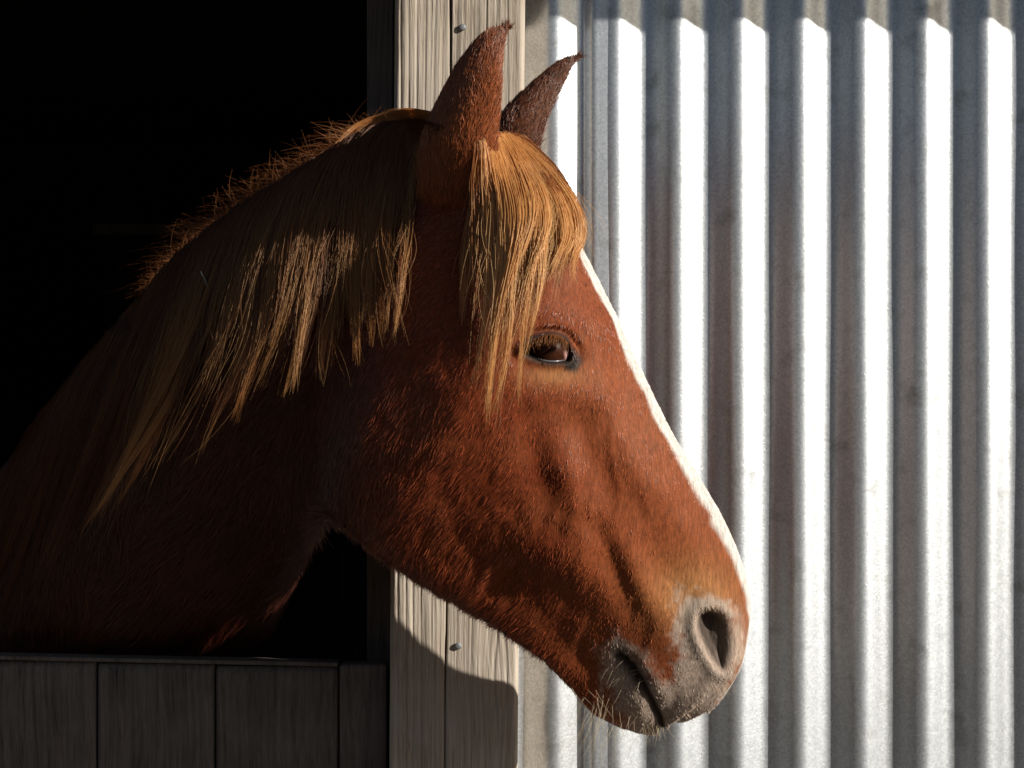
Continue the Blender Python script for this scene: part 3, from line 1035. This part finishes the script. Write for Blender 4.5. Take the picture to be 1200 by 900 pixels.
def join(parts):
    return tuple(np.concatenate([p[k] for p in parts]) for k in range(3))


# mane: guides from the poll back along the crest, hanging over the near side of the neck
MG = [
    [(515, 150, 0), (496, 170, 8), (480, 215, 6), (472, 265, 8), (464, 320, 12), (458, 385, 16)],
    [(485, 142, 0), (462, 162, 10), (450, 215, 8), (446, 275, 14), (448, 340, 26), (452, 405, 34)],
    [(450, 145, 0), (430, 165, 10), (414, 220, 8), (407, 290, 18), (403, 360, 24), (396, 435, 60)],
    [(415, 160, 0), (395, 185, 10), (377, 240, 10), (364, 310, 18), (350, 380, 34), (334, 450, 70)],
    [(375, 185, 0), (352, 210, 10), (332, 265, 10), (317, 335, 18), (302, 410, 34), (268, 500, 78)],
    [(330, 212, 0), (308, 240, 10), (287, 295, 10), (268, 365, 18), (243, 440, 40), (188, 545, 92)],
    [(285, 240, 0), (262, 272, 10), (240, 330, 10), (222, 405, 18), (190, 490, 46), (125, 605, 104)],
    [(240, 272, 0), (218, 308, 10), (195, 370, 16), (168, 450, 20), (130, 550, 34), (80, 660, 60)],
    [(200, 308, 0), (180, 345, 8), (155, 410, 12), (122, 500, 14), (85, 600, 16), (45, 700, 16)],
    [(150, 366, 0), (130, 405, 8), (105, 470, 10), (75, 555, 12), (40, 650, 12), (5, 750, 12)],
    [(95, 430, 0), (75, 470, 6), (50, 540, 8), (20, 620, 10), (-10, 700, 10), (-40, 780, 10)],
    [(40, 500, 0), (20, 540, 6), (-5, 610, 8), (-30, 690, 8), (-60, 760, 8), (-80, 820, 8)],
]
parts = [strands(MG, 6500, clumps=150, clump_r=8, jitter=3, curl=5, lenvar=(.42, 1.0), wild=1.5, col_a=(.085, .023, .011), col_b=(.25, .085, .030), root_dark=.30),
         strands([[(a + 3, b - 2, c + 3) for a, b, c in g] for g in MG[0:8]], 1700, wild=1.8, clumps=26, clump_r=4, jitter=3, curl=7, lenvar=(.72, 1.10), r0=.00028, col_a=(.42, .165, .05), col_b=(.70, .36, .13), root_dark=.22),
         strands([[(a + 3, b - 2, c + 6) for a, b, c in g] for g in MG[0:8]], 520, clumps=160, clump_r=7, jitter=14, curl=9, lenvar=(.5, 1.12), r0=.00022, col_a=(.40, .17, .06), col_b=(.62, .35, .14), root_dark=.4)]
# golden hair swept back over the poll, in front of the crest
PG = [
    [(528, 150, -60), (505, 132, -70), (475, 129, -70), (445, 136, -60), (415, 152, -45), (385, 182, -20)],
    [(526, 155, -40), (503, 137, -45), (472, 135, -40), (440, 145, -30), (412, 170, -10), (392, 215, 8)],
    [(522, 160, -15), (500, 146, -15), (470, 146, -10), (440, 160, 0), (420, 190, 10), (408, 240, 14)],
]
parts.append(strands(PG, 900, clumps=34, clump_r=5, jitter=4, curl=5, lenvar=(.6, 1.0), r0=.00030, col_a=(.34, .12, .035), col_b=(.62, .30, .10), root_dark=1.1, wild=1.2))
curves('mane', *join(parts), M_mane, horse)

# short fuzz standing up along the crest
CR = np.array([(545, 152), (500, 146), (455, 146), (415, 160), (375, 185), (330, 212), (285, 241), (240, 273), (200, 308), (170, 345)], float)


def fuzz(n):
    t = rng.uniform(0, len(CR) - 1, n)
    cen = catmull(CR, t); nx = catmull(CR, np.clip(t + .1, 0, len(CR) - 1)) - catmull(CR, np.clip(t - .1, 0, len(CR) - 1))
    nx /= np.linalg.norm(nx, axis=1, keepdims=True)
    up = np.stack([nx[:, 1], -nx[:, 0]], 1); up *= np.where(up[:, 1:2] > 0, -1, 1)
    K = 7; s = np.linspace(0, 1, K)[None, :, None]
    ln = rng.gamma(1.9, 9, n)[:, None, None] * np.interp(t, [0, 1.5, 3, 7.5, 9], [.25, .3, .9, 1.2, .5])[:, None, None]
    dirx = up + nx * rng.normal(.15, .55, (n, 1))
    ln = np.minimum(ln, 42)
    cur = nx * rng.normal(.35, .6, (n, 1)) - up * np.abs(rng.normal(0, .35, (n, 1)))
    p2 = cen[:, None, :] + np.array([0, 4]) + rng.normal(0, 3, (n, 1, 2)) + ln * (dirx[:, None, :] * s + cur[:, None, :] * s ** 2 * .8)
    mdp = np.interp(t, np.arange(len(CR)), [-.205, -.18, -.15, -.125, -.10, -.07, -.05, -.02, .01, .03])
    y = mdp[:, None] + rng.normal(0, .015, (n, 1)) + rng.normal(-.004, .012, (n, 1)) * s[..., 0]
    k = (CAM_D + y) / CAM_D
    W3 = np.stack([(p2[..., 0] - 600) / 1000 * k, y, Z0 + (450 - p2[..., 1]) / 1000 * k], -1)
    R = rng.uniform(.00012, .0002, (n, 1)) * np.linspace(1, .2, K)[None, :]
    m = rng.random((n, 1))
    return W3, R, np.array((.28, .08, .03)) * (1 - m) + np.array((.50, .2, .07)) * m


W3, R, col = fuzz(2200)
curves('crest_hair', W3, R, col, M_mane, horse)

# forelock: starts between the ears and falls over the forehead and beside the eye
FG = [
    [(562, 170, 2), (557, 205, 8), (556, 250, 14), (552, 300, 20), (548, 360, 26), (541, 425, 26)],
    [(568, 164, 4), (569, 205, 14), (573, 255, 22), (569, 310, 28), (560, 370, 30), (552, 450, 28)],
    [(575, 160, 6), (584, 205, 20), (594, 255, 28), (592, 320, 32), (582, 390, 32), (572, 475, 28)],
    [(582, 157, 8), (600, 205, 24), (614, 255, 30), (612, 320, 34), (600, 400, 32), (588, 498, 28)],
    [(590, 157, 10), (616, 202, 26), (632, 252, 30), (624, 310, 32), (606, 380, 32), (590, 480, 28)],
    [(598, 158, 10), (628, 198, 24), (648, 240, 26), (644, 285, 26), (626, 335, 26), (604, 405, 24)],
    [(604, 160, 8), (640, 198, 18), (662, 240, 16), (668, 278, 14), (660, 305, 14), (650, 335, 14)],
    [(610, 163, 4), (647, 200, 8), (668, 238, 6), (676, 268, 4), (676, 288, 5), (678, 310, 4)],
]
parts = [strands(FG, 2700, clumps=52, clump_r=9, jitter=3, curl=6, lenvar=(.42, 1.0), root_dark=1.1, wild=1.5, col_a=(.27, .090, .028), col_b=(.66, .34, .125)),
         strands([[(a, b, c + 5) for a, b, c in g] for g in FG], 1100, clumps=20, clump_r=4, jitter=3, curl=8, lenvar=(.78, 1.06), root_dark=1.1, wild=2.2, col_a=(.55, .26, .085), col_b=(.85, .56, .26)),
         strands(FG, 420, root_dark=1.2, clumps=120, clump_r=8, jitter=12, curl=10, wild=2.2, lenvar=(.5, 1.08), r0=.00022, col_a=(.5, .27, .1), col_b=(.75, .5, .25))]
curves('forelock', *join(parts), M_mane, horse)


# ------------------------------------------------------------------ eyes
def eye_mat():
    m, nt, b = new_mat('eye')
    L = nt.links
    at = nd(nt, 'ShaderNodeAttribute', attribute_name='tint')
    L.new(at.outputs['Color'], b.inputs['Base Color'])
    b.inputs['Roughness'].default_value = .35
    b.inputs['Specular IOR Level'].default_value = .05
    b.inputs['Coat Weight'].default_value = .0
    b.inputs['Coat Roughness'].default_value = .12
    return m


M_eye = eye_mat()
es = [surf_depth(x, y) for x, y in ((642, 378), (642, 437), (690, 408), (600, 408))]
lidd = min(es[0], es[1])
print('lid depths', es)
EC = np.array(pt(642, 411, lidd + .0235))
for side_, cy in ((1, EC[1]), (-1, None)):
    r = .0215
    c = EC.copy()
    if side_ < 0: c[1] = 2 * -.221 - EC[1]
    nu_, nv_ = 64, 48
    a = np.linspace(0, 2 * np.pi, nu_, endpoint=False); e = np.linspace(0, np.pi, nv_)
    A, E = np.meshgrid(a, e)
    # pole points to the viewer side
    ax = np.stack([np.sin(E) * np.cos(A), -np.cos(E) * side_, np.sin(E) * np.sin(A)], -1)
    G = c + r * ax
    rad = np.sin(E) * r * 1000
    ir = np.zeros(G.shape)
    fron = E < np.pi / 2
    # brown iris, horizontal dark pupil, pinkish white at the front corner
    dx = (G[..., 0] - c[0]) * 1000; dz = (G[..., 2] - c[2]) * 1000
    ir[:] = (.034, .011, .005)
    irn = N1(np.arctan2(dz, dx) * 12, rad / 3)
    ir *= (1 + .3 * irn)[..., None]
    pup = ((dx + 1) / 8) ** 2 + ((dz - 1) / 4.5) ** 2 < 1
    ir[pup] = (.020, .008, .006)
    scl = smooth(14.5, 16.5, dx + .25 * dz) * smooth(2, -3, dz)
    ir = ir * (1 - scl[..., None]) + np.array((.45, .25, .22)) * scl[..., None] * (.8 if True else 1)
    ir[~fron] = (.3, .2, .18)
    i_ = (np.arange(nv_ - 1)[:, None] * nu_ + np.arange(nu_)[None, :]); j_ = (np.arange(nv_ - 1)[:, None] * nu_ + (np.arange(nu_)[None, :] + 1) % nu_)
    em = np_mesh('eyeball', G.reshape(-1, 3), np.stack([i_, i_ + nu_, j_ + nu_, j_], -1).reshape(-1, 4))
    at = em.attributes.new('tint', 'FLOAT_COLOR', 'POINT')
    at.data.foreach_set('color', np.hstack([np.clip(ir.reshape(-1, 3), 0, 1), np.ones((nu_ * nv_, 1))]).astype(np.float32).ravel())
    link_mesh('eyeball', em, M_eye, horse)

# wet rim of the lower lid
M_wet, nt_, b_ = new_mat('wet_lid_rim')
b_.inputs['Base Color'].default_value = (.10, .095, .10, 1); b_.inputs['Roughness'].default_value = .25; b_.inputs['Coat Weight'].default_value = 1
rim = [(622, 416), (630, 420.5), (640, 423), (650, 423.5), (660, 422), (667, 419)]
rp = resample(rim, 20)
ry = [EC[1] - math.sqrt(max(.0215 ** 2 - ((x - 642) * .0009) ** 2 - ((y - 411) * .0009) ** 2, 0)) - .0006 for x, y in rp]
G = tube([pt(x, y, d) for (x, y), d in zip(rp, ry)], list(.0008 * np.sin(np.linspace(.25, 2.9, 20)) + .0003), 10)
r_, c_ = G.shape[:2]
i_ = (np.arange(r_ - 1)[:, None] * c_ + np.arange(c_)[None, :]); j_ = (np.arange(r_ - 1)[:, None] * c_ + (np.arange(c_)[None, :] + 1) % c_)
link_mesh('lower_lid_rim', np_mesh('lower_lid_rim', G.reshape(-1, 3), np.stack([i_, i_ + c_, j_ + c_, j_], -1).reshape(-1, 4)), M_wet, horse)

# eyelashes
n = 110
tx = rng.uniform(0, 1, n)
rootl = resample([(614, 402), (626, 396), (643, 392), (656, 393), (666, 402)], 101)[(tx * 100).astype(int)]
tipx = rootl + np.stack([rng.normal(-2, 3, n), rng.uniform(9, 17, n)], 1)
s = np.linspace(0, 1, 6)[None, :, None]
p2 = rootl[:, None] * (1 - s) + tipx[:, None] * s
yl = (lidd - .002) - .009 * np.sin(s[..., 0] * 2.2) * np.ones((n, 1))
k = (CAM_D + yl) / CAM_D
W3 = np.stack([(p2[..., 0] - 600) / 1000 * k, yl, Z0 + (450 - p2[..., 1]) / 1000 * k], -1)
curves('eyelashes', W3, np.tile(np.linspace(.0003, .00008, 6), (n, 1)), np.tile((.20, .075, .025), (n, 1)), M_mane, horse)

# whiskers at chin, lips and nose
def whisk(rx, ry, ang, ln, n, col=(.55, .45, .30), spread=16):
    x = rng.normal(rx[0], rx[1], n); y = rng.normal(ry[0], ry[1], n)
    a = np.radians(ang + rng.normal(0, spread, n)); L_ = ln * rng.uniform(.5, 1.2, n)
    K = 8; s = np.linspace(0, 1, K)[None, :]
    bx = rng.normal(0, .35, (n, 1)); 
    px = x[:, None] + L_[:, None] * (np.cos(a)[:, None] * s + bx * s ** 2 * .5)
    py = y[:, None] + L_[:, None] * (np.sin(a)[:, None] * s + .15 * s ** 2)
    d0 = depth_at(x, y)
    yy = d0[:, None] - L_[:, None] * .0004 * s * rng.uniform(0, 1.2, (n, 1))
    k = (CAM_D + yy) / CAM_D
    W3 = np.stack([(px - 600) / 1000 * k, yy, Z0 + (450 - py) / 1000 * k], -1)
    return W3, rng.uniform(.00012, .0002, (n, 1)) * np.linspace(1, .2, K)[None, :], np.tile(col, (n, 1))


parts = [whisk((700, 14), (828, 8), 108, 62, 30), whisk((728, 14), (845, 6), 108, 40, 14), whisk((690, 12), (815, 10), 60, 34, 6), whisk((745, 6), (800, 8), -20, 18, 5),
         whisk((768, 8), (852, 3), 80, 16, 20), whisk((845, 8), (800, 6), 60, 12, 22), whisk((730, 12), (800, 12), 125, 25, 10)]
curves('whiskers', *join(parts), M_mane, horse)

# dry stalk caught in the mane
M_straw = plain_mat('dry_stalk', (.12, .13, .11), .8, 200, .2)
d = depth_at(np.array([243.]), np.array([340.]))[0] - .018
G = tube([pt(235, 318, d), pt(240, 328, d), pt(246, 342, d + .004), pt(252, 354, d + .012)], [.0007, .0010, .0009, .0006], 8)
r_, c_ = G.shape[:2]
i_ = (np.arange(r_ - 1)[:, None] * c_ + np.arange(c_)[None, :]); j_ = (np.arange(r_ - 1)[:, None] * c_ + (np.arange(c_)[None, :] + 1) % c_)
stw = link_mesh('straw', np_mesh('straw', G.reshape(-1, 3), np.stack([i_, i_ + c_, j_ + c_, j_], -1).reshape(-1, 4)), M_straw)
tag(stw, 'thin pale dry stalk caught in the dark mane on the horse neck', 'straw')
